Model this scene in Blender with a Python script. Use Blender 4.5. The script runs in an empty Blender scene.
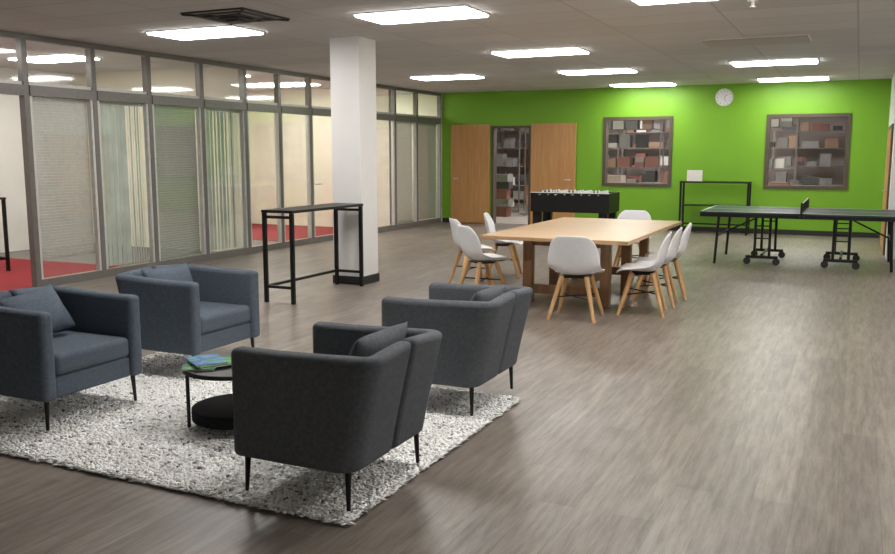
import bpy, bmesh, math, random
from mathutils import Vector, Matrix
random.seed(7)
S=bpy.context.scene
S.view_settings.view_transform='Standard'
COL=S.collection

# ---------------------------------------------------------------- materials
def s2l(c):
    return tuple(((x/255)/12.92 if x/255<=0.04045 else (((x/255)+0.055)/1.055)**2.4) for x in c)
def pm(name,rgb,rough=0.5,metal=0.0,noise=0.06,nscale=20,bump=0.0,bscale=200,spec=0.5):
    m=bpy.data.materials.new(name); m.use_nodes=True
    nt=m.node_tree; b=nt.nodes['Principled BSDF']
    c=s2l(rgb)
    b.inputs['Roughness'].default_value=rough; b.inputs['Metallic'].default_value=metal
    b.inputs['Specular IOR Level'].default_value=spec
    tc=nt.nodes.new('ShaderNodeTexCoord')
    n=nt.nodes.new('ShaderNodeTexNoise'); n.inputs['Scale'].default_value=nscale
    nt.links.new(tc.outputs['Object'],n.inputs['Vector'])
    r=nt.nodes.new('ShaderNodeValToRGB')
    r.color_ramp.elements[0].color=(*[x*(1-noise) for x in c],1); r.color_ramp.elements[0].position=0.3
    r.color_ramp.elements[1].color=(*[min(1,x*(1+noise)) for x in c],1); r.color_ramp.elements[1].position=0.7
    nt.links.new(n.outputs['Fac'],r.inputs['Fac']); nt.links.new(r.outputs['Color'],b.inputs['Base Color'])
    if bump>0:
        n2=nt.nodes.new('ShaderNodeTexNoise'); n2.inputs['Scale'].default_value=bscale
        nt.links.new(tc.outputs['Object'],n2.inputs['Vector'])
        bp=nt.nodes.new('ShaderNodeBump'); bp.inputs['Strength'].default_value=bump; bp.inputs['Distance'].default_value=0.01
        nt.links.new(n2.outputs['Fac'],bp.inputs['Height']); nt.links.new(bp.outputs['Normal'],b.inputs['Normal'])
    return m
def printed(name,c1,c2,c3):
    m=bpy.data.materials.new(name); m.use_nodes=True; nt=m.node_tree; b=nt.nodes['Principled BSDF']
    tc=nt.nodes.new('ShaderNodeTexCoord'); n=nt.nodes.new('ShaderNodeTexNoise'); n.inputs['Scale'].default_value=12; n.inputs['Detail'].default_value=1
    nt.links.new(tc.outputs['Object'],n.inputs['Vector'])
    r=nt.nodes.new('ShaderNodeValToRGB'); r.color_ramp.interpolation='CONSTANT'
    r.color_ramp.elements[0].color=(*s2l(c1),1); r.color_ramp.elements[0].position=0
    r.color_ramp.elements[1].color=(*s2l(c2),1); r.color_ramp.elements[1].position=0.48
    e=r.color_ramp.elements.new(0.6); e.color=(*s2l(c3),1)
    nt.links.new(n.outputs['Fac'],r.inputs['Fac']); nt.links.new(r.outputs['Color'],b.inputs['Base Color']); b.inputs['Roughness'].default_value=0.5
    return m
def emis(name,rgb,st):
    m=bpy.data.materials.new(name); m.use_nodes=True
    b=m.node_tree.nodes['Principled BSDF']
    b.inputs['Base Color'].default_value=(0.8,0.8,0.8,1)
    b.inputs['Emission Color'].default_value=(*rgb,1); b.inputs['Emission Strength'].default_value=st
    return m
def glassm(name,tint,base=0.06,gain=0.55,rough=0.04):
    m=bpy.data.materials.new(name); m.use_nodes=True; nt=m.node_tree
    nt.nodes.remove(nt.nodes['Principled BSDF']); out=nt.nodes['Material Output']
    t=nt.nodes.new('ShaderNodeBsdfTransparent'); t.inputs['Color'].default_value=(*tint,1)
    g=nt.nodes.new('ShaderNodeBsdfGlossy'); g.inputs['Roughness'].default_value=rough
    lw=nt.nodes.new('ShaderNodeLayerWeight'); lw.inputs['Blend'].default_value=0.5
    p=nt.nodes.new('ShaderNodeMath'); p.operation='POWER'; p.inputs[1].default_value=2.5
    q=nt.nodes.new('ShaderNodeMath'); q.operation='MULTIPLY_ADD'; q.inputs[1].default_value=gain; q.inputs[2].default_value=base
    mx=nt.nodes.new('ShaderNodeMixShader')
    nt.links.new(lw.outputs['Facing'],p.inputs[0]); nt.links.new(p.outputs[0],q.inputs[0])
    nt.links.new(q.outputs[0],mx.inputs[0]); nt.links.new(t.outputs[0],mx.inputs[1]); nt.links.new(g.outputs[0],mx.inputs[2])
    nt.links.new(mx.outputs[0],out.inputs[0])
    return m
def floor_mat():
    m=bpy.data.materials.new('vinyl_plank'); m.use_nodes=True; nt=m.node_tree; b=nt.nodes['Principled BSDF']
    g=nt.nodes.new('ShaderNodeNewGeometry')
    mp=nt.nodes.new('ShaderNodeMapping'); mp.inputs['Rotation'].default_value=(0,0,math.radians(90))
    nt.links.new(g.outputs['Position'],mp.inputs['Vector'])
    br=nt.nodes.new('ShaderNodeTexBrick'); br.inputs['Scale'].default_value=1; br.inputs['Brick Width'].default_value=1.22
    br.inputs['Row Height'].default_value=0.18; br.inputs['Mortar Size'].default_value=0.001; br.offset=0.37
    br.inputs['Color1'].default_value=(*s2l((141,131,122)),1); br.inputs['Color2'].default_value=(*s2l((125,115,107)),1)
    br.inputs['Mortar'].default_value=(*s2l((102,94,88)),1)
    nt.links.new(mp.outputs[0],br.inputs['Vector'])
    mp2=nt.nodes.new('ShaderNodeMapping'); mp2.inputs['Scale'].default_value=(14,1.3,1)
    nt.links.new(g.outputs['Position'],mp2.inputs['Vector'])
    n=nt.nodes.new('ShaderNodeTexNoise'); n.inputs['Scale'].default_value=1.8; n.inputs['Detail'].default_value=7; n.inputs['Roughness'].default_value=0.7
    nt.links.new(mp2.outputs[0],n.inputs['Vector'])
    r=nt.nodes.new('ShaderNodeValToRGB'); r.color_ramp.elements[0].position=0.34; r.color_ramp.elements[1].position=0.66
    r.color_ramp.elements[0].color=(0.56,0.545,0.53,1); r.color_ramp.elements[1].color=(1.20,1.19,1.17,1)
    nt.links.new(n.outputs['Fac'],r.inputs['Fac'])
    mx=nt.nodes.new('ShaderNodeMix'); mx.data_type='RGBA'; mx.blend_type='MULTIPLY'; mx.inputs[0].default_value=1
    nt.links.new(br.outputs['Color'],mx.inputs[6]); nt.links.new(r.outputs['Color'],mx.inputs[7])
    nt.links.new(mx.outputs[2],b.inputs['Base Color'])
    b.inputs['Roughness'].default_value=0.36; b.inputs['Specular IOR Level'].default_value=0.55
    bp=nt.nodes.new('ShaderNodeBump'); bp.inputs['Strength'].default_value=0.10; bp.inputs['Distance'].default_value=0.003
    nt.links.new(n.outputs['Fac'],bp.inputs['Height']); nt.links.new(bp.outputs['Normal'],b.inputs['Normal'])
    return m
def ceil_mat():
    m=bpy.data.materials.new('ceiling_tile'); m.use_nodes=True; nt=m.node_tree; b=nt.nodes['Principled BSDF']
    g=nt.nodes.new('ShaderNodeNewGeometry')
    mp=nt.nodes.new('ShaderNodeMapping'); mp.inputs['Location'].default_value=(0.1,0.15,0)
    nt.links.new(g.outputs['Position'],mp.inputs['Vector'])
    br=nt.nodes.new('ShaderNodeTexBrick'); br.inputs['Scale'].default_value=1; br.inputs['Brick Width'].default_value=1.22
    br.inputs['Row Height'].default_value=0.61; br.inputs['Mortar Size'].default_value=0.010; br.offset=0
    br.inputs['Color1'].default_value=(*s2l((206,206,205)),1); br.inputs['Color2'].default_value=(*s2l((196,196,195)),1)
    br.inputs['Mortar'].default_value=(*s2l((178,178,177)),1)
    nt.links.new(mp.outputs[0],br.inputs['Vector']); nt.links.new(br.outputs['Color'],b.inputs['Base Color'])
    b.inputs['Roughness'].default_value=0.9
    n=nt.nodes.new('ShaderNodeTexNoise'); n.inputs['Scale'].default_value=60
    nt.links.new(g.outputs['Position'],n.inputs['Vector'])
    bp=nt.nodes.new('ShaderNodeBump'); bp.inputs['Strength'].default_value=0.15; bp.inputs['Distance'].default_value=0.005
    nt.links.new(n.outputs['Fac'],bp.inputs['Height']); nt.links.new(bp.outputs['Normal'],b.inputs['Normal'])
    return m
def wood(name,c1,c2,axis='x',rough=0.4):
    m=bpy.data.materials.new(name); m.use_nodes=True; nt=m.node_tree; b=nt.nodes['Principled BSDF']
    tc=nt.nodes.new('ShaderNodeTexCoord'); mp=nt.nodes.new('ShaderNodeMapping')
    sc={'x':(0.8,14,14),'y':(14,0.8,14),'z':(14,14,0.8)}[axis]; mp.inputs['Scale'].default_value=sc
    nt.links.new(tc.outputs['Object'],mp.inputs['Vector'])
    n=nt.nodes.new('ShaderNodeTexNoise'); n.inputs['Scale'].default_value=2; n.inputs['Detail'].default_value=5
    nt.links.new(mp.outputs[0],n.inputs['Vector'])
    r=nt.nodes.new('ShaderNodeValToRGB'); r.color_ramp.elements[0].position=0.3; r.color_ramp.elements[1].position=0.7
    r.color_ramp.elements[0].color=(*s2l(c1),1); r.color_ramp.elements[1].color=(*s2l(c2),1)
    nt.links.new(n.outputs['Fac'],r.inputs['Fac']); nt.links.new(r.outputs['Color'],b.inputs['Base Color'])
    b.inputs['Roughness'].default_value=rough
    return m
def rug_mat():
    m=bpy.data.materials.new('shag_wool'); m.use_nodes=True; nt=m.node_tree; b=nt.nodes['Principled BSDF']
    g=nt.nodes.new('ShaderNodeNewGeometry')
    r=nt.nodes.new('ShaderNodeValToRGB'); r.color_ramp.elements[0].position=0.0; r.color_ramp.elements[1].position=0.13
    r.color_ramp.elements[0].color=(*s2l((112,109,106)),1); r.color_ramp.elements[1].color=(*s2l((254,253,250)),1)
    nt.links.new(g.outputs['Random Per Island'],r.inputs['Fac']); nt.links.new(r.outputs['Color'],b.inputs['Base Color'])
    b.inputs['Roughness'].default_value=0.95; b.inputs['Specular IOR Level'].default_value=0.1
    return m

M={}
M['floor']=floor_mat(); M['ceil']=ceil_mat()
M['green']=pm('green_paint',(112,166,32),0.5,noise=0.03,nscale=2)
M['white']=pm('white_paint',(228,227,225),0.6,noise=0.02,nscale=3)
M['officewhite']=pm('office_white_paint',(228,228,224),0.6,noise=0.02,nscale=3)
M['cream']=pm('cream_paint',(234,230,212),0.6,noise=0.03,nscale=3)
M['greywall']=pm('grey_paint',(190,176,172),0.7)
M['bronze']=pm('bronze_aluminium',(118,115,111),0.3,0.2)
M['silver']=pm('silver_aluminium',(204,203,200),0.35,0.2)
M['black']=pm('black_metal',(24,23,24),0.4,0.3)
M['blackmatte']=pm('black_matte',(16,16,17),0.8,0.0,spec=0.2)
M['baseb']=pm('dark_vinyl_base',(38,36,36),0.5)
M['fabD']=pm('charcoal_fabric',(98,102,107),0.95,noise=0.14,nscale=60,bump=0.35,bscale=400,spec=0.2)
M['fabB']=pm('slate_blue_fabric',(92,101,112),0.95,noise=0.14,nscale=60,bump=0.35,bscale=400,spec=0.2)
M['plastic']=pm('white_plastic',(238,239,242),0.35,noise=0.02)
M['beech']=wood('beech_wood',(196,150,98),(222,180,128),'z')
M['oak']=wood('oak_top',(182,146,106),(202,168,128),'x',0.35)
M['oakleg']=wood('oak_leg',(120,88,58),(144,108,74),'z')
M['doorw']=wood('door_wood',(180,132,80),(198,150,96),'z',0.45)
M['doorframe']=pm('taupe_frame',(80,70,58),0.5)
M['carpet']=pm('red_carpet',(140,26,36),0.95,noise=0.2,nscale=60)
M['greycarpet']=pm('grey_carpet',(120,116,112),0.95,noise=0.15,nscale=60)
M['glass']=glassm('clear_glass',(0.93,0.95,0.93),0.10,0.7,0.05)
M['winglass']=glassm('window_glass',(0.93,0.95,0.94),0.07,0.3)
M['blindA']=pm('light_blind',(222,222,218),0.6)
M['blindB']=pm('sage_grey_blind',(196,204,196),0.6,noise=0.15,nscale=3)
M['blindC']=pm('grey_blind',(182,186,180),0.6)
M['lens']=emis('light_lens',(1.0,0.975,0.94),21.5)
M['lensIn']=emis('office_light_lens',(1.0,0.965,0.90),29)
M['lensStoreFill']=emis('storage_fill_lens',(1.0,0.95,0.92),46)
M['lensoff']=pm('unlit_lens',(180,176,172),0.6)
M['ttop']=pm('dark_teal_board',(38,56,58),0.35,noise=0.03)
M['line']=pm('white_line',(220,220,220),0.5)
M['net']=pm('black_net',(22,22,26),0.8)
M['rug']=rug_mat()
M['field']=pm('green_field',(40,110,50),0.5)
M['card']=pm('cardboard',(142,112,92),0.8)
M['pinkbox']=pm('pinkish_carton',(170,148,142),0.8)
M['greybox']=pm('grey_tote',(128,124,124),0.6)
M['whitebox']=pm('white_carton',(200,194,190),0.7)
M['darkbox']=pm('dark_tote',(60,56,57),0.6)
M['redbox']=pm('brick_red_carton',(128,84,74),0.7)
M['rack']=pm('rack_steel',(120,110,107),0.5,0.2)
M['concrete']=pm('concrete',(140,132,126),0.8,noise=0.15,nscale=4)
M['magG']=printed('green_cover',(30,100,50),(80,150,60),(30,90,130))
M['magB']=printed('blue_cover',(24,84,136),(60,130,170),(40,120,70))
M['page']=pm('paper',(230,228,220),0.8)
M['grayhand']=pm('grey_hand',(90,90,90),0.5)
M['diff']=pm('dark_diffuser',(62,59,57),0.6,0.1)

# ---------------------------------------------------------------- helpers
def box(bm,c,s,mi=0,rot=None):
    r=bmesh.ops.create_cube(bm,size=1.0); vs=r['verts']
    bmesh.ops.scale(bm,vec=s,verts=vs)
    if rot is not None: bmesh.ops.rotate(bm,cent=(0,0,0),matrix=rot,verts=vs)
    bmesh.ops.translate(bm,vec=c,verts=vs)
    for f in {f for v in vs for f in v.link_faces}: f.material_index=mi
    return vs
def bx(bm,x0,x1,y0,y1,z0,z1,mi=0):
    return box(bm,((x0+x1)/2,(y0+y1)/2,(z0+z1)/2),(abs(x1-x0),abs(y1-y0),abs(z1-z0)),mi)
def quad(bm,pts,mi):
    f=bm.faces.new([bm.verts.new(p) for p in pts]); f.material_index=mi
def tube(bm,p0,p1,r0,r1=None,seg=12,mi=0):
    if r1 is None: r1=r0
    p0=Vector(p0);p1=Vector(p1); d=p1-p0
    r=bmesh.ops.create_cone(bm,cap_ends=True,segments=seg,radius1=r0,radius2=r1,depth=d.length)
    vs=r['verts']; q=Vector((0,0,1)).rotation_difference(d.normalized()).to_matrix()
    bmesh.ops.rotate(bm,cent=(0,0,0),matrix=q,verts=vs)
    bmesh.ops.translate(bm,vec=(p0+p1)/2,verts=vs)
    for f in {f for v in vs for f in v.link_faces}: f.material_index=mi
    return vs
def mk(name,bm,mats,parent=None,bevel=0,seg=2,smooth=False,loc=(0,0,0),rz=0,angle=40):
    me=bpy.data.meshes.new(name); bmesh.ops.recalc_face_normals(bm,faces=bm.faces); bm.to_mesh(me); bm.free()
    for m in mats: me.materials.append(M[m])
    if smooth:
        for p in me.polygons: p.use_smooth=True
        try: me.set_sharp_from_angle(angle=math.radians(angle))
        except Exception: pass
    o=bpy.data.objects.new(name,me); COL.objects.link(o)
    o.location=loc; o.rotation_euler=(0,0,rz)
    if parent: o.parent=parent
    if bevel>0:
        b=o.modifiers.new('bevel','BEVEL'); b.width=bevel; b.segments=seg; b.limit_method='ANGLE'; b.angle_limit=math.radians(50)
    return o
def one(name,parent,mat,*b,bevel=0):
    bm=bmesh.new(); bx(bm,*b); return mk(name,bm,[mat],parent=parent,bevel=bevel)
def thing(name,label,cat,loc=(0,0,0),rz=0,group=None):
    e=bpy.data.objects.new(name,None); e.empty_display_size=0.2; COL.objects.link(e)
    e.location=loc; e.rotation_euler=(0,0,rz); tag(e,label,cat,group); return e
def tag(o,label,cat,group=None):
    o['label']=label; o['category']=cat
    if group: o['group']=group
def struct(o,label=None):
    o['kind']='structure'
    if label: o['label']=label
    return o
def copyt(root,loc,rz,label=None):
    n=root.copy(); COL.objects.link(n); n.location=loc; n.rotation_euler=(root.rotation_euler[0],root.rotation_euler[1],rz)
    if label: n['label']=label
    def rec(src,dst):
        for c in [o for o in src.children]:
            k=c.copy(); COL.objects.link(k); k.parent=dst; rec(c,k)
    rec(root,n)
    return n

# ---------------------------------------------------------------- room shell
H=2.96; XL=-8.77; YB=18.35; XR=0.45; YA=14.75
def sbox(name,x0,x1,y0,y1,z0,z1,mat,label=None):
    bm=bmesh.new(); bx(bm,x0,x1,y0,y1,z0,z1); return struct(mk(name,bm,[mat]),label)
sbox('floor',XL,3.4,-1.7,YB+0.06,-0.1,0,'floor','grey-brown wood-look vinyl plank floor')
sbox('floor_office',-12.7,XL-0.001,-1.7,YB+0.15,-0.1,0,'greycarpet','grey office carpet')
sbox('floor_office_red',-12.45,XL-0.1,4.2,9.1,0.001,0.008,'carpet','red carpet in the office')
sbox('floor_office_crimson',-12.45,XL-0.1,13.0,16.0,0.001,0.008,'carpet','red carpet in the office')
sbox('floor_storage',-12.7,3.4,YB+0.151,28.2,-0.1,0,'concrete','concrete storage room floor')
sbox('ceiling',-12.7,3.4,-1.7,28.2,H,H+0.1,'ceil','suspended ceiling of grey-white tiles')
bm=bmesh.new()
xs=[(XL,-7.53,0,H),(-7.53,-6.59,2.2,H),(-6.59,-4.97,0,H),(-4.97,-3.51,0,0.9),(-4.97,-3.51,2.35,H),(-3.51,-1.70,0,H),(-1.70,-0.18,0,0.9),(-1.70,-0.18,2.35,H),(-0.18,XR+0.16,0,H)]
for a,b,c,d in xs: bx(bm,a,b,YB,YB+0.15,c,d)
struct(mk('wall_back',bm,['green']),'bright green painted wall')
sbox('wall_right',XR,XR+0.16,YA,YB-0.001,0,H,'white','white side wall')
sbox('wall_alcove',XR+0.161,3.4,YA,YA+0.15,0,H,'white','white wall')
sbox('wall_east',3.2,3.4,-1.5,YA-0.001,0,H,'white','white side wall')
sbox('wall_front',-8.86,3.4,-1.7,-1.501,0,H,'white','white wall')
sbox('wall_left',XL-0.09,XL,-1.5,4.15,0,H,'white','white wall beside the glazed partition')
sbox('wall_office_back',-12.7,-12.5,-1.7,YB+0.15,0,H,'officewhite','white office wall')
sbox('wall_office_partition',-12.499,-8.9,11.2,11.3,0,H,'cream','cream office partition')
sbox('wall_office_divider',-12.499,-8.9,16.05,16.15,0,H,'cream','cream office partition')
sbox('wall_office_front',-12.499,-8.9,4.0,4.1,0,H,'officewhite','white office wall')
sbox('wall_office_end',-12.499,-8.86,YB,YB+0.15,0,H,'cream','cream office wall')
sbox('wall_storage_back',-12.7,3.4,28.0,28.2,0,H,'greywall','grey storage room wall')
sbox('wall_storage_left',-12.7,-12.5,YB+0.151,27.999,0,H,'greywall','grey storage wall')
sbox('wall_storage_right',3.2,3.4,YA+0.151,27.999,0,H,'greywall','grey storage wall')
sbox('baseboard_back',XL+0.01,-7.6,YB-0.015,YB-0.001,0,0.1,'baseb')
sbox('baseboard_rear',-6.5,XR-0.02,YB-0.015,YB-0.001,0,0.1,'baseb')
cx0,cx1,cy0,cy1=-5.82,-5.42,9.06,9.46
sbox('wall_column',cx0,cx1,cy0,cy1,0,H,'white','square white painted column')
bm=bmesh.new()
bx(bm,cx0-0.012,cx1+0.012,cy0-0.012,cy0-0.001,0,0.1); bx(bm,cx0-0.012,cx1+0.012,cy1+0.001,cy1+0.012,0,0.1)
bx(bm,cx0-0.012,cx0-0.001,cy0-0.001,cy1+0.001,0,0.1); bx(bm,cx1+0.001,cx1+0.012,cy0-0.001,cy1+0.001,0,0.1)
struct(mk('baseboard_column',bm,['baseb']),'black rubber base around the column')

# glazed partition
MU=[4.15,5.2,6.2,7.2,8.2,9.15,10.2,11.2,12.1,13.0,14.0,15.0,16.1,17.1,18.3]
blinds={7.2:'A',8.2:'B',9.15:'C',10.2:'B',16.1:'A',17.1:'C',5.2:'A'}
fx=XL-0.045
for i in range(len(MU)-1):
    y0,y1=MU[i],MU[i+1]
    bm=bmesh.new(); w=0.035
    for yy,s in ((y0,1),(y1,-1)):
        a,b=(yy,yy+s*w) if s>0 else (yy-w,yy)
        bx(bm,XL-0.09,XL,a,b,0,H-0.001,0)
        c,d=(b,b+0.035) if s>0 else (a-0.035,a)
        if y0!=6.2: bx(bm,XL-0.07,XL-0.008,c,d,0.1,2.26,1)
    a,b=y0+w,y1-w
    bx(bm,XL-0.09,XL,a,b,H-0.07,H-0.001,0)
    bx(bm,XL-0.10,XL+0.015,a,b,2.26,2.38,0)
    bx(bm,XL-0.07,XL-0.02,a,b,2.38,2.42,1)
    quad(bm,((fx,a,2.42),(fx,b,2.42),(fx,b,H-0.07),(fx,a,H-0.07)),2)
    if y0!=6.2:
        bx(bm,XL-0.09,XL,a,b,0.0,0.1,0)
        quad(bm,((fx,a+0.02,0.1),(fx,b-0.02,0.1),(fx,b-0.02,2.26),(fx,a+0.02,2.26)),2)
    wo=struct(mk('window_%d'%(i+1),bm,['bronze','silver','glass']),'tall glazed partition bay with transom in grey metal frame')
    if y0==13.0:
        bm=bmesh.new(); yh=y0+0.09; tube(bm,(XL,yh,1.05),(XL+0.05,yh,1.05),0.012); tube(bm,(XL+0.05,yh,1.05),(XL+0.05,yh+0.13,1.05),0.012); mk('handle',bm,['silver'],parent=wo,smooth=True)
    if y0 in blinds:
        k=blinds[y0]; bm=bmesh.new(); bxp=fx-0.075
        z=0.13 if y0!=7.2 else 0.34
        if k=='B':
            yy=a+0.03
            while yy<b-0.03:
                f=(yy-a)/(b-a)
                ang=random.uniform(35,60) if f>0.66 else random.uniform(3,30)
                box(bm,(bxp,yy,1.17),(0.004,0.094,2.10),0,Matrix.Rotation(math.radians(ang),3,'Z'))
                yy+=0.045 if f>0.66 else 0.082
        else:
            while z<2.22:
                box(bm,(bxp,(a+b)/2,z),(0.004,b-a-0.01,0.036),0,Matrix.Rotation(math.radians(28),3,'Y')); z+=0.036
        bx(bm,bxp-0.02,bxp+0.02,a+0.005,b-0.005,2.225,2.26)
        o=mk('window_blind',bm,['blind'+k])
        lab={'A':'light grey horizontal slat blind behind glass','B':'sage grey vertical blind, closed, behind glass','C':'grey horizontal slat blind behind glass'}[k]
        tag(o,lab,'blind','blinds in the glazed partition')

for n,(a,b) in enumerate(((-4.97,-3.51),(-1.70,-0.18))):
    bm=bmesh.new(); w=0.07; z0,z1=0.9,2.35; ya,yb=YB-0.02,YB+0.17
    bx(bm,a,a+w,ya,yb,z0,z1,0); bx(bm,b-w,b,ya,yb,z0,z1,0); bx(bm,a+w,b-w,ya,yb,z0,z0+w,0); bx(bm,a+w,b-w,ya,yb,z1-w,z1,0)
    y=YB+0.06; quad(bm,((a+w,y,z0+w),(b-w,y,z0+w),(b-w,y,z1-w),(a+w,y,z1-w)),1)
    struct(mk('window_%d'%(20+n),bm,['doorframe','winglass']),'interior window in dark taupe frame on the green wall')
bm=bmesh.new(); a,b=-7.53,-6.59; w=0.05
bx(bm,a,a+w,YB-0.015,YB+0.17,0,2.2); bx(bm,b-w,b,YB-0.015,YB+0.17,0,2.2); bx(bm,a+w,b-w,YB-0.015,YB+0.17,2.15,2.2)
struct(mk('trim_1',bm,['doorframe']),'dark doorway frame')
def leaf(name,x0,x1,hx):
    bm=bmesh.new(); bx(bm,x0,x1,YB-0.075,YB-0.03,0.01,2.24)
    d=struct(mk(name,bm,['doorw'],bevel=0.004),'open wood door leaf folded back on the green wall')
    bm=bmesh.new(); tube(bm,(hx,YB-0.075,1.02),(hx,YB-0.12,1.02),0.012); tube(bm,(hx,YB-0.12,1.02),(hx+(0.11 if hx<(x0+x1)/2 else -0.11),YB-0.12,1.02),0.01)
    mk('handle',bm,['silver'],parent=d,smooth=True)
leaf('door_1',-8.52,-7.56,-8.42); leaf('door_2',-6.57,-5.55,-5.66)
xd=XR-0.005
bm=bmesh.new(); bx(bm,xd-0.03,xd,15.3,17.2,0.01,1.98)
d=struct(mk('door_3',bm,['doorw'],bevel=0.004),'wood door in the side wall')
bm=bmesh.new(); tube(bm,(xd-0.03,15.5,1.0),(xd-0.075,15.5,1.0),0.012); tube(bm,(xd-0.075,15.5,1.0),(xd-0.075,15.62,1.0),0.01); mk('handle',bm,['silver'],parent=d,smooth=True)
bm=bmesh.new(); bx(bm,xd-0.02,xd+0.003,15.23,15.299,0,2.05); bx(bm,xd-0.02,xd+0.003,17.201,17.27,0,2.05); bx(bm,xd-0.02,xd+0.003,15.299,17.201,1.981,2.05)
struct(mk('trim_2',bm,['doorframe']))

# ---------------------------------------------------------------- ceiling lights
def light_mesh(lx,ly,z,lens):
    t=thing('ceiling_light','recessed rectangular fluorescent troffer, lit','light',(lx,ly,z),0,'ceiling lights')
    bm=bmesh.new(); w,h=0.61,0.305
    bx(bm,-w,w,-h,-h+0.02,-0.012,-0.001); bx(bm,-w,w,h-0.02,h,-0.012,-0.001); bx(bm,-w,-w+0.02,-h+0.02,h-0.02,-0.012,-0.001); bx(bm,w-0.02,w,-h+0.02,h-0.02,-0.012,-0.001)
    mk('light_frame',bm,['white'],parent=t)
    bm=bmesh.new(); bx(bm,-w+0.02,w-0.02,-h+0.02,h-0.02,-0.03,-0.002); mk('light_lens',bm,[lens],parent=t)
    return t
L0=light_mesh(-6.8,8.0,H,'lens')
for p in ((-4,7.9),(-1.3,7.85),(-4,11.45),(-6.8,14.45),(-4.05,14.5),(-4,17.65),(-1.25,14.2),(-1.2,17.5),
          (-1.3,4.5),(1.5,7.9),(1.5,11.4),(-4.2,4.5),(1.5,4.2)):  # this row: unseen troffers outside the view, added for illumination
    copyt(L0,(p[0],p[1],H),0)
LO=light_mesh(-1.22,11.4,H,'lensoff'); LO['label']='unlit recessed rectangular ceiling troffer'
LI=light_mesh(-10.6,6.3,H,'lensIn'); LI['label']='lit rectangular troffer in the office ceiling'; LI['group']='office ceiling lights'
for p in ((-10.6,9.2),(-10.4,12.4),(-10.4,14.6),(-10.6,17.2)): copyt(LI,(p[0],p[1],H),0)
LS=light_mesh(-7,20.2,H,'lensStoreFill'); LS['label']='added unseen troffer brightening the storage room'; LS['group']='added storage fill lights'  # out-of-view troffers, added to brighten what shows through windows and doorway
for p in ((-4.0,20.2),(-1.0,20.0),(-6.0,25.0),(-2.5,25.0)): copyt(LS,(p[0],p[1],H),0)

t=thing('air_diffuser','dark square ceiling air diffuser with stepped louvres','vent',(-5.72,7.2,H))
bm=bmesh.new()
for k,s in enumerate((0.38,0.30,0.22,0.14)):
    z=-0.002-0.012*k; w=0.03
    bx(bm,-s,s,-s,-s+w,z-0.012,z); bx(bm,-s,s,s-w,s,z-0.012,z); bx(bm,-s,-s+w,-s+w,s-w,z-0.012,z); bx(bm,s-w,s,-s+w,s-w,z-0.012,z)
bx(bm,-0.07,0.07,-0.07,0.07,-0.065,-0.002)
for a in (45,-45): box(bm,(0,0,-0.02),(1.05,0.02,0.02),0,Matrix.Rotation(math.radians(a),3,'Z'))
mk('louvre',bm,['diff'],parent=t)
t=thing('sprinkler_head','small white ceiling sprinkler head','sprinkler',(-0.95,8.45,H))
bm=bmesh.new(); tube(bm,(0,0,-0.015),(0,0,-0.001),0.05,seg=20); tube(bm,(0,0,-0.06),(0,0,-0.015),0.014); tube(bm,(0,0,-0.066),(0,0,-0.06),0.028,seg=16)
mk('sprinkler_body',bm,['white'],parent=t,smooth=True)

# ---------------------------------------------------------------- armchairs
YF=-0.31
def shell(side):
    W=0.375; yf=YF; yb=0.34; R=0.10; th=0.09; g=0.006
    pts=[]; nr=[]
    for k in range(8): pts.append((-W,yf+(yb-R-yf)*k/7)); nr.append((1,0))
    for k in range(1,8):
        a=math.pi-(math.pi/2)*k/8; pts.append((-W+R+R*math.cos(a),yb-R+R*math.sin(a))); nr.append((-math.cos(a),-math.sin(a)))
    for k in range(5): pts.append((-W+R+(W-R-g)*k/4,yb)); nr.append((0,-1))
    K=8; bm=bmesh.new(); O=[];I=[]
    n=len(pts)
    for (x,y),(nx,ny),i in zip(pts,nr,range(n)):
        u=max(0,min(1,(y+0.1)/0.43)); ub=u*u*(3-2*u)
        zt=0.685+0.015*ub+(0.02*max(0,(x+0.3)/0.3))
        ro=[];ri=[]
        for k in range(K+1):
            f=k/K; z=0.17+(zt-0.17)*f
            ly=0.12*ub*f**1.1
            ro.append(bm.verts.new((x,y+ly,z))); ri.append(bm.verts.new((x+nx*th,y+ly+ny*th,z)))
        O.append(ro);I.append(ri)
    for i in range(n-1):
        for k in range(K):
            bm.faces.new((O[i][k],O[i+1][k],O[i+1][k+1],O[i][k+1])); bm.faces.new((I[i][k],I[i][k+1],I[i+1][k+1],I[i+1][k]))
        bm.faces.new((O[i][K],O[i+1][K],I[i+1][K],I[i][K])); bm.faces.new((O[i][0],I[i][0],I[i+1][0],O[i+1][0]))
    for i in (0,n-1):
        for k in range(K): bm.faces.new((O[i][k],O[i][k+1],I[i][k+1],I[i][k]))
    if side>0: bmesh.ops.scale(bm,vec=(-1,1,1),verts=bm.verts)
    return bm
def armchair(fab,label,loc,rz):
    t=thing('armchair',label,'chair',loc,rz,'lounge armchairs around the rug')
    for s in (-1,1): mk('side_shell',shell(s),[fab],parent=t,bevel=0.03,seg=4,smooth=True,angle=60)
    bm=bmesh.new(); bx(bm,-0.283,0.283,YF+0.025,0.245,0.175,0.30); mk('seat_base',bm,[fab],parent=t,bevel=0.015,seg=3,smooth=True)
    bm=bmesh.new(); bx(bm,-0.282,0.282,YF+0.01,0.25,0.303,0.43); mk('seat_cushion',bm,[fab],parent=t,bevel=0.035,seg=5,smooth=True)
    for x in (-1,1):
        for y in (YF+0.055,0.29):
            bm=bmesh.new(); tube(bm,(x*0.335,y*1.02,0),(x*0.325,y,0.19),0.009,0.015,14); mk('leg',bm,['black'],parent=t,smooth=True)
    return t
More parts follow.
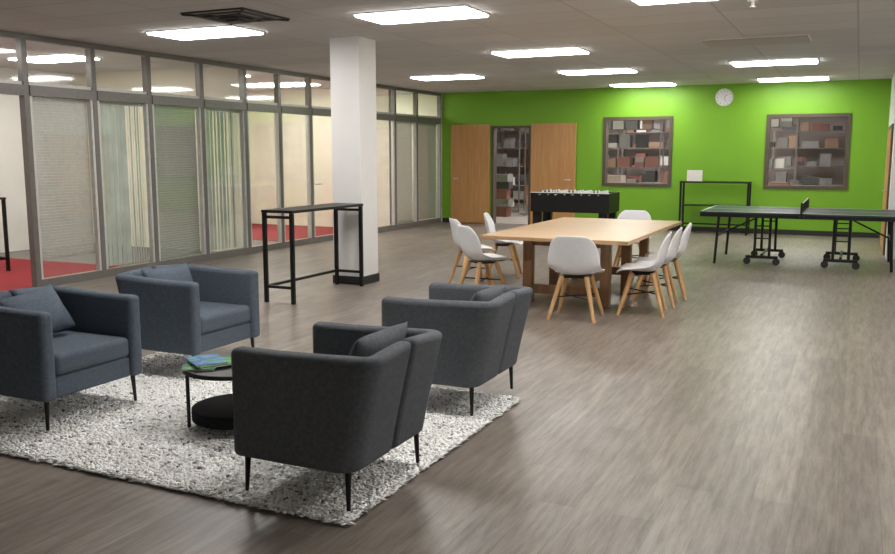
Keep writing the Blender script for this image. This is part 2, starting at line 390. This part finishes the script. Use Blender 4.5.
def cushion(fab,label,s):
    bm=bmesh.new(); N=24; top=[];bot=[]
    for i in range(N+1):
        rt=[];rb=[]
        for j in range(N+1):
            u=-1+2*i/N; v=-1+2*j/N
            h=((1-abs(u)**3)*(1-abs(v)**3))**0.55 if abs(u)<1 and abs(v)<1 else 0
            px=u*(1-0.06*(1-abs(v))*abs(u)); py=v*(1-0.06*(1-abs(u))*abs(v))
            a=bm.verts.new((px*s[0]/2,py*s[1]/2,h*s[2]/2)); rt.append(a)
            rb.append(a if (i in(0,N) or j in(0,N)) else bm.verts.new((px*s[0]/2,py*s[1]/2,-h*s[2]/2)))
        top.append(rt);bot.append(rb)
    for i in range(N):
        for j in range(N):
            bm.faces.new((top[i][j],top[i+1][j],top[i+1][j+1],top[i][j+1])); bm.faces.new((bot[i][j],bot[i][j+1],bot[i+1][j+1],bot[i+1][j]))
    o=mk('cushion',bm,[fab],smooth=True,angle=180)
    tag(o,label,'cushion','lumbar cushions on the armchairs'); return o
ZR=0.032
R90=math.radians(90)
PA=(-2.25,3.46); PB=(-2.32,4.98); PC=(-4.39,4.94); PD=(-4.36,3.69)
armchair('fabD','charcoal fabric armchair with split back, at the rug edge',(*PA,ZR),-R90)
armchair('fabD','charcoal fabric armchair beside the other dark armchair',(*PB,ZR),-R90)
armchair('fabB','slate blue-grey fabric armchair facing the coffee table',(*PC,ZR),R90)
armchair('fabB','slate blue-grey fabric armchair with a tilted cushion',(*PD,ZR),R90)
def cush_at(fab,label,p,face,tw=0.0,zc=0.60,off=0.205,s=(0.48,0.30,0.12),tilt=68):
    rot=Matrix.Rotation(math.radians(90)*face,4,'Z')@Matrix.Rotation(math.radians(tilt),4,'X')@Matrix.Rotation(tw,4,'Z')
    o=cushion(fab,label,s); o.matrix_world=Matrix.Translation((p[0]-face*off,p[1],zc))@rot
cush_at('fabD','charcoal lumbar cushion leaning in the dark armchair',PA,-1,0,0.645,0.24)
cush_at('fabD','charcoal lumbar cushion resting in the second dark armchair',PB,-1,0.03,0.625,0.225)
cush_at('fabB','slate blue cushion lying against the armchair back',PC,1,0.0,0.62,0.225)
cush_at('fabB','slate blue cushion tilted against the armchair back',PD,1,0.12,0.62,0.17,(0.42,0.31,0.12),58)

# ---------------------------------------------------------------- rug (woven base + shag tufts in one mesh)
x0,x1,y0,y1=-4.96,-1.93,3.05,5.15
verts=[];faces=[]
verts.extend([(x0,y0,0.001),(x1,y0,0.001),(x1,y1,0.001),(x0,y1,0.001),(x0,y0,0.012),(x1,y0,0.012),(x1,y1,0.012),(x0,y1,0.012)])
for f in ((3,2,1,0),(4,5,6,7),(0,1,5,4),(1,2,6,5),(2,3,7,6),(3,0,4,7)): faces.append(f)
def tuft(x,y,l,lean,wd=1.0):
    a=random.uniform(0,2*math.pi); w=random.uniform(0.009,0.016)*wd
    dx,dy=math.cos(a),math.sin(a); n=len(verts)
    zb=0.009
    for k in range(3):
        q=a+k*2.094; verts.append((x+w*0.8*math.cos(q),y+w*0.8*math.sin(q),zb))
    for k in range(3):
        q=a+k*2.094+0.4; verts.append((x+dx*lean*0.45+w*math.cos(q),y+dy*lean*0.45+w*math.sin(q),zb+l*0.7))
    verts.append((x+dx*lean,y+dy*lean,zb+l*0.85))
    for k in range(3):
        k2=(k+1)%3; faces.append((n+k,n+k2,n+3+k2,n+3+k)); faces.append((n+3+k,n+3+k2,n+6))
for _ in range(36000):
    tuft(random.uniform(x0,x1),random.uniform(y0,y1),random.uniform(0.010,0.026),random.uniform(0.004,0.024))
for _ in range(5000):
    W_=x1-x0; D_=y1-y0; e=random.random()*2*(W_+D_)
    if e<W_: x,y=x0+e,y0
    elif e<2*W_: x,y=x0+e-W_,y1
    elif e<2*W_+D_: x,y=x0,y0+e-2*W_
    else: x,y=x1,y0+e-2*W_-D_
    x+=random.uniform(-.02,.02); y+=random.uniform(-.02,.02)
    tuft(x,y,random.uniform(0.004,0.018),random.uniform(0.01,0.05))
me=bpy.data.meshes.new('rug'); me.from_pydata(verts,[],faces); me.update(); me.materials.append(M['rug'])
for p in me.polygons: p.use_smooth=True
o=bpy.data.objects.new('rug',me); COL.objects.link(o); tag(o,'white and grey flecked shaggy rug under the armchairs','rug')

# ---------------------------------------------------------------- coffee table
t=thing('coffee_table','low round black two-tier coffee table on the rug','table',(-3.20,3.93,ZR))
bm=bmesh.new(); tube(bm,(0,0,0.335),(0,0,0.36),0.31,seg=64); mk('table_top',bm,['black'],parent=t,bevel=0.004,smooth=True)
bm=bmesh.new(); tube(bm,(0,0,0.045),(0,0,0.11),0.265,seg=64); mk('lower_shelf',bm,['blackmatte'],parent=t,bevel=0.004,smooth=True)
for k in range(3):
    a=math.radians(100+120*k); bm=bmesh.new(); tube(bm,(0.28*math.cos(a),0.28*math.sin(a),0.0),(0.28*math.cos(a),0.28*math.sin(a),0.334),0.011); mk('leg',bm,['black'],parent=t,smooth=True)
def mag(loc,rz,mat,lab):
    bm=bmesh.new(); bx(bm,-0.09,0.09,-0.12,0.12,0.0,0.007,1); bx(bm,-0.092,0.092,-0.122,0.122,0.007,0.009,0)
    o=mk('magazine',bm,[mat,'page'],loc=loc,rz=rz); tag(o,lab,'magazine','magazines on the coffee table')
zt=ZR+0.361
mag((-3.34,3.79,zt),0.5,'magG','magazine with green cover on the coffee table'); mag((-3.28,3.84,zt+0.0095),-0.5,'magG','magazine with green cover on top of another'); mag((-3.34,3.83,zt+0.019),1.0,'magB','blue magazine lying on top of the pile')

# ---------------------------------------------------------------- dining chairs
def dining_chair(loc,rz):
    t=thing('dining_chair','white moulded shell chair with beech legs at the meeting table','chair',loc,rz,'white chairs around the meeting table')
    prof=[(-0.245,0.425),(-0.23,0.447),(-0.15,0.452),(-0.05,0.440),(0.05,0.434),(0.12,0.443),(0.175,0.485),(0.205,0.55),(0.222,0.63),(0.238,0.71),(0.252,0.785),(0.26,0.825)]
    wid=[0.215,0.235,0.25,0.258,0.26,0.26,0.258,0.255,0.248,0.23,0.20,0.14]
    up=[0.0,0.006,0.02,0.04,0.06,0.08,0.08,0.05,0.02,0.01,0.0,0.0]
    fw=[0,0,0,0,0,0.0,0.03,0.06,0.07,0.06,0.035,0.02]
    bm=bmesh.new(); n=12; G=[]
    for (y,z),w,u,f in zip(prof,wid,up,fw):
        r=[]
        for j in range(n+1):
            s=-1+2*j/n; r.append(bm.verts.new((s*w,y-f*abs(s)**2.5,z+u*abs(s)**2.5)))
        G.append(r)
    for i in range(len(G)-1):
        for j in range(n): bm.faces.new((G[i][j],G[i][j+1],G[i+1][j+1],G[i+1][j]))
    o=mk('seat_shell',bm,['plastic'],parent=t,smooth=True,angle=180)
    m=o.modifiers.new('sol','SOLIDIFY'); m.thickness=0.014; m.offset=0
    m=o.modifiers.new('sub','SUBSURF'); m.levels=1; m.render_levels=2
    bm=bmesh.new(); bx(bm,-0.19,0.19,-0.20,0.12,0.455,0.48); mk('seat_pad',bm,['plastic'],parent=t,bevel=0.011,seg=3,smooth=True)
    for sx in (-1,1):
        for sy in (-1,1):
            bm=bmesh.new(); tube(bm,(sx*0.225,sy*0.22,0.0),(sx*0.12,sy*0.10,0.42),0.016,0.026,12); mk('leg',bm,['beech'],parent=t,smooth=True)
    for q in (((-0.17,-0.157,0.222),(0.17,0.157,0.222)),((-0.17,0.157,0.206),(0.17,-0.157,0.206))):
        bm=bmesh.new(); tube(bm,q[0],q[1],0.007); mk('leg_brace',bm,['black'],parent=t)
    one('seat_mount',t,'black',-0.13,0.13,-0.11,0.11,0.405,0.418)
    return t
DC=dining_chair((-2.43,8.12,0),math.radians(184))
for (x,y,r) in ((-1.90,8.66,-82),(-1.90,9.24,-84),(-1.90,9.82,-80),(-2.72,11.62,5),(-3.70,8.78,140),(-4.20,9.62,132),(-4.15,10.55,105)):
    copyt(DC,(x,y,0),math.radians(r))

# ---------------------------------------------------------------- meeting table
tx0,tx1,ty0,ty1=-3.52,-1.97,8.28,11.1
t=thing('meeting_table','large light oak meeting table with trestle legs','table',((tx0+tx1)/2,(ty0+ty1)/2,0))
a,b=(tx1-tx0)/2,(ty1-ty0)/2
bm=bmesh.new(); bx(bm,-a,a,-b,b,0.715,0.755); mk('table_top',bm,['oak'],parent=t,bevel=0.004)
bm=bmesh.new(); bx(bm,-a+0.35,a-0.35,-b+0.50,-b+0.54,0.62,0.714); bx(bm,-a+0.35,a-0.35,b-0.54,b-0.50,0.62,0.714); bx(bm,-0.05,0.05,-b+0.54,b-0.54,0.62,0.714)
bx(bm,-a+0.35,a-0.35,-b+0.50,-b+0.54,0.10,0.2); bx(bm,-a+0.35,a-0.35,b-0.54,b-0.50,0.10,0.2); bx(bm,-0.03,0.03,-b+0.52,b-0.52,0.10,0.2)
mk('table_frame',bm,['oakleg'],parent=t,bevel=0.004)
for sx in (-1,1):
    for sy in (-1,0,1):
        yy=sy*(b-0.52); bm=bmesh.new(); bx(bm,sx*(a-0.35)-0.05,sx*(a-0.35)+0.05,yy-0.05,yy+0.05,0,0.714); mk('leg',bm,['oakleg'],parent=t,bevel=0.004)

# ---------------------------------------------------------------- bar tables
def bar_table(label,loc,lx,ly,h,rz=0,shelf=None):
    t=thing('bar_table',label,'table',loc,rz)
    r=0.02
    one('table_top',t,'black',-lx/2,lx/2,-ly/2,ly/2,h-0.03,h,bevel=0.003)
    for sx in (-1,1):
        for sy in (-1,1):
            x=sx*(lx/2-r-0.005); y=sy*(ly/2-r-0.005); one('leg',t,'black',x-r,x+r,y-r,y+r,0,h-0.031,bevel=0.003)
    x=lx/2-r-0.005; y=ly/2-r-0.005
    if lx<ly:
        for sy in (-1,1):
            one('foot_rail',t,'black',-x+r,x-r,sy*y-0.015,sy*y+0.015,0.16,0.19); one('upper_rail',t,'black',-x+r,x-r,sy*y-0.015,sy*y+0.015,h-0.09,h-0.06)
        one('foot_rail',t,'black',-x-0.015,-x+0.015,-y+r,y-r,0.16,0.19)
    else:
        for sx in (-1,1): one('foot_rail',t,'black',sx*x-0.015,sx*x+0.015,-y+r,y-r,0.16,0.19)
        one('foot_rail',t,'black',-x+r,x-r,y-0.015,y+0.015,0.16,0.19)
    if shelf: one('shelf',t,'black',-lx/2+0.05,lx/2-0.05,-ly/2+0.02,ly/2-0.02,shelf,shelf+0.02)
    return t
bar_table('tall narrow black metal bar table in front of the column',(-5.55,8.27,0),0.40,1.46,1.0)
bar_table('tall narrow black bar table against the green wall',(-2.57,18.0,0),1.34,0.38,1.04,0,0.55)
bar_table('black bar table standing on the red office carpet',(-10.75,7.75,0.008),0.7,0.7,1.0)
bm=bmesh.new(); bx(bm,-0.15,0.15,-0.01,0.01,0,0.22); o=mk('tabletop_sign',bm,['page'],loc=(-2.98,18.0,1.041),rz=0); tag(o,'blank cream card sign standing on the black bar table','sign')

# clock
t=thing('wall_clock','round white wall clock with silver rim on the green wall','clock',(-2.52,YB-0.001,2.70))
bm=bmesh.new(); tube(bm,(0,-0.03,0),(0,0,0),0.17,seg=48); mk('clock_face',bm,['line'],parent=t)
bm=bmesh.new()
n=48; ring=[]
for k in range(n):
    a=2*math.pi*k/n; ring.append([bm.verts.new((r*math.cos(a),y,r*math.sin(a))) for r,y in ((0.172,0),(0.172,-0.042),(0.152,-0.042),(0.152,-0.0305))])
for k in range(n):
    p,q=ring[k],ring[(k+1)%n]
    for j in range(3): bm.faces.new((p[j],p[j+1],q[j+1],q[j]))
mk('clock_rim',bm,['silver'],parent=t,smooth=True)
for L,ang,w in ((0.07,50,0.008),(0.11,160,0.006)):
    bm=bmesh.new(); box(bm,(0,0,L/2),(w,0.003,L)); bmesh.ops.rotate(bm,cent=(0,0,0),matrix=Matrix.Rotation(math.radians(ang),3,'Y'),verts=bm.verts)
    bmesh.ops.translate(bm,vec=(0,-0.034,0),verts=bm.verts); mk('clock_hand',bm,['grayhand'],parent=t)
bm=bmesh.new()
for k in range(12):
    a=2*math.pi*k/12; box(bm,(0.13*math.sin(a),-0.031,0.13*math.cos(a)),(0.008,0.002,0.022),0,Matrix.Rotation(a,3,'Y'))
mk('hour_marks',bm,['grayhand'],parent=t)

# ---------------------------------------------------------------- foosball table
t=thing('foosball_table','black foosball table with white players','game table',(-4.85,16.0,0))
bm=bmesh.new(); A,B=0.76,0.38
bx(bm,-A,A,-B,-B+0.03,0.50,0.87); bx(bm,-A,A,B-0.03,B,0.50,0.87); bx(bm,-A,-A+0.05,-B+0.03,B-0.03,0.50,0.87); bx(bm,A-0.05,A,-B+0.03,B-0.03,0.50,0.87); bx(bm,-A+0.05,A-0.05,-B+0.03,B-0.03,0.50,0.64)
mk('cabinet',bm,['black'],parent=t,bevel=0.004)
one('playfield',t,'field',-A+0.051,A-0.051,-B+0.031,B-0.031,0.641,0.69)
for sx in (-1,1):
    for sy in (-1,1):
        one('leg',t,'black',sx*(A-0.12)-0.08,sx*(A-0.12)+0.08,sy*(B-0.08)-0.06,sy*(B-0.08)+0.06,0,0.499,bevel=0.004)
one('trim_strip',t,'line',-A,A,-B-0.004,-B-0.001,0.858,0.872); one('trim_strip',t,'line',-A,A,B+0.001,B+0.004,0.858,0.872)
for k in range(8):
    x=-0.56+k*0.16; bm=bmesh.new(); s=1 if k%2 else -1
    tube(bm,(x,-B-0.10 if s<0 else -B-0.05,0.83),(x,B+0.10 if s>0 else B+0.05,0.83),0.007,mi=0)
    tube(bm,(x,s*(B+0.10),0.83),(x,s*(B+0.18),0.83),0.014,mi=1)
    for q in range(3+k%3):
        yy=-0.24+0.48*q/(2+k%3); bx(bm,x-0.018,x+0.018,yy-0.018,yy+0.018,0.75,0.86,2); tube(bm,(x,yy,0.86),(x,yy,0.90),0.02,mi=2)
    mk('player_rod',bm,['silver','black','line' ],parent=t)

# ---------------------------------------------------------------- ping pong table
t=thing('ping_pong_table','dark folding table tennis table with net and wheeled undercarriage','table',(-0.68,13.72,0))
for s in (-1,1):
    bm=bmesh.new(); a,b=(0.006,1.37) if s>0 else (-1.37,-0.006)
    bx(bm,a,b,-0.76,0.76,0.74,0.765,0); bx(bm,a,b,-0.745,-0.725,0.69,0.739,1); bx(bm,a,b,0.725,0.745,0.69,0.739,1)
    for y in (-0.75,0.75): bx(bm,a,b,y-0.01,y+0.01,0.7651,0.767,2)
    bx(bm,a,b,-0.002,0.002,0.7651,0.767,2); e=1.36*s; bx(bm,e-0.01,e+0.01,-0.74,0.74,0.7651,0.767,2)
    mk('table_half',bm,['ttop','black','line'],parent=t)
    for y in (-0.62,0.62):
        bm=bmesh.new(); tube(bm,(s*1.12,y,0.739),(s*1.16,y,0.0),0.02,mi=0); mk('leg',bm,['black'],parent=t,smooth=True)
    bm=bmesh.new(); tube(bm,(s*1.135,-0.62,0.4),(s*1.135,0.62,0.4),0.012); tube(bm,(s*1.135,0,0.4),(s*0.5,0,0.72),0.012); mk('leg_brace',bm,['black'],parent=t,smooth=True)
    bm=bmesh.new()
    for y in (-0.5,0.5):
        tube(bm,(s*0.52-0.22,y,0.11),(s*0.52+0.22,y,0.11),0.022)
        tube(bm,(s*0.52-0.1,y,0.11),(s*0.52-0.1,y,0.735),0.02); tube(bm,(s*0.52+0.1,y,0.11),(s*0.52+0.1,y,0.735),0.02)
        for q in (0.38,0.56): tube(bm,(s*0.52-0.1,y,q),(s*0.52+0.1,y,q),0.01)
    tube(bm,(s*0.52,-0.5,0.14),(s*0.52,0.5,0.14),0.02)
    mk('undercarriage',bm,['black'],parent=t,smooth=True)
    for y in (-0.5,0.5):
        for d in (-0.2,0.2):
            bm=bmesh.new(); tube(bm,(s*0.52+d,y-0.018,0.05),(s*0.52+d,y+0.018,0.05),0.05,seg=24); mk('wheel',bm,['baseb'],parent=t,smooth=True)
bm=bmesh.new(); bx(bm,-0.002,0.002,-0.88,0.88,0.78,0.90,0); bx(bm,-0.004,0.004,-0.88,0.88,0.90,0.915,1); mk('net',bm,['net','line'],parent=t)
for y in (-0.89,0.89):
    bm=bmesh.new(); tube(bm,(0,y,0.70),(0,y,0.925),0.012); bx(bm,-0.03,0.03,min(y,y*0.84),max(y,y*0.84),0.70,0.735); mk('net_post',bm,['black'],parent=t)

# ---------------------------------------------------------------- storage racks + cartons
LV=(0.12,0.72,1.24,1.74,2.22)
def rack(loc):
    t=thing('storage_rack','open steel storage rack in the room behind the green wall','shelving',loc,0,'storage racks')
    for x in (-0.93,0.93):
        for y in (-0.22,0.22): one('post',t,'rack',x-0.015,x+0.015,y-0.015,y+0.015,0,2.6)
    for z in LV:
        one('shelf',t,'rack',-0.914,0.914,-0.2,0.2,z-0.018,z)
    return t
spots=[(-9.3,22.6),(-5.6,23.0),(-2.3,22.4),(-9.6,26.6),(-7.6,26.6),(-5.6,26.6),(-3.4,26.6),(-1.3,26.6),(0.8,26.6)]
RK=rack((*spots[0],0))
for x,y in spots[1:]: copyt(RK,(x,y,0),0)
kinds=[]
for mt,lab in (('card','brown cardboard box on a storage rack'),('pinkbox','faded pinkish carton on a storage rack'),('redbox','brick red carton on a storage rack'),('greybox','grey plastic tote on a storage rack'),('greybox','grey plastic tote on a storage rack'),('whitebox','white carton on a storage rack'),('darkbox','dark plastic tote on a storage rack')):
    for sz in ((0.34,0.3,0.26),(0.44,0.32,0.18),(0.28,0.3,0.34),(0.24,0.3,0.12),(0.20,0.3,0.22)):
        kinds.append((mt,lab,sz))
cache={}
def putbox(k,x,y,z,rz=0,lab2=None):
    mt,lab,sz=k; key=(mt,sz)
    if key not in cache:
        bm=bmesh.new(); h=sz[2]
        bx(bm,-sz[0]/2,sz[0]/2,-sz[1]/2,sz[1]/2,0,h*0.82,0); bx(bm,-sz[0]/2-0.002,sz[0]/2+0.002,-sz[1]/2-0.006,sz[1]/2+0.006,h*0.82,h,0)
        o=mk('storage_box',bm,[mt]); cache[key]=o
    else:
        o=cache[key].copy(); COL.objects.link(o)
    o.location=(x,y,z); o.rotation_euler=(0,0,rz)
    if lab2: tag(o,lab2,'box','boxes on the storage floor')
    else: tag(o,lab,'box','boxes on the storage racks')
for rx,ry in spots:
    for z in LV:
        x=rx-0.88
        while True:
            k=random.choice(kinds); sz=k[2]
            x+=random.uniform(0.02,0.16)+sz[0]/2
            if x+sz[0]/2>rx+0.88: break
            putbox(k,x,ry+random.uniform(-.02,0.02),z+0.001)
            if sz[2]<=0.12 and random.random()<0.8:
                k2=random.choice([q for q in kinds if q[2][2]<=0.22 and q[2][0]<=sz[0]])
                putbox(k2,x,ry,z+0.002+sz[2])
            x+=sz[0]/2
for sx_,sy_,hh in ((-8.15,20.6,5),(-7.55,21.3,4),(-5.35,20.9,5),(-4.55,21.4,4),(-1.65,20.6,4),(-0.95,21.0,5),(-0.45,20.4,4)):
    z=0.0
    big=[q for q in kinds if q[2][0]>=0.34]
    for _ in range(hh):
        k=random.choice(big); putbox(k,sx_,sy_,z+0.001,random.uniform(-0.15,0.15),'carton in a stack on the storage floor'); z+=k[2][2]+0.001

# ---------------------------------------------------------------- world + camera
w=bpy.data.worlds.new('world'); S.world=w; w.use_nodes=True
w.node_tree.nodes['Background'].inputs[0].default_value=(0.5,0.52,0.55,1); w.node_tree.nodes['Background'].inputs[1].default_value=0.1
cam=bpy.data.cameras.new('camera'); co=bpy.data.objects.new('camera',cam); COL.objects.link(co)
cam.sensor_width=36; cam.lens=868/895*36; cam.clip_end=100; cam.clip_start=0.05
co.location=(0,0,1.6); co.rotation_euler=(math.radians(90-8.13),0,math.radians(25.2))
S.camera=co
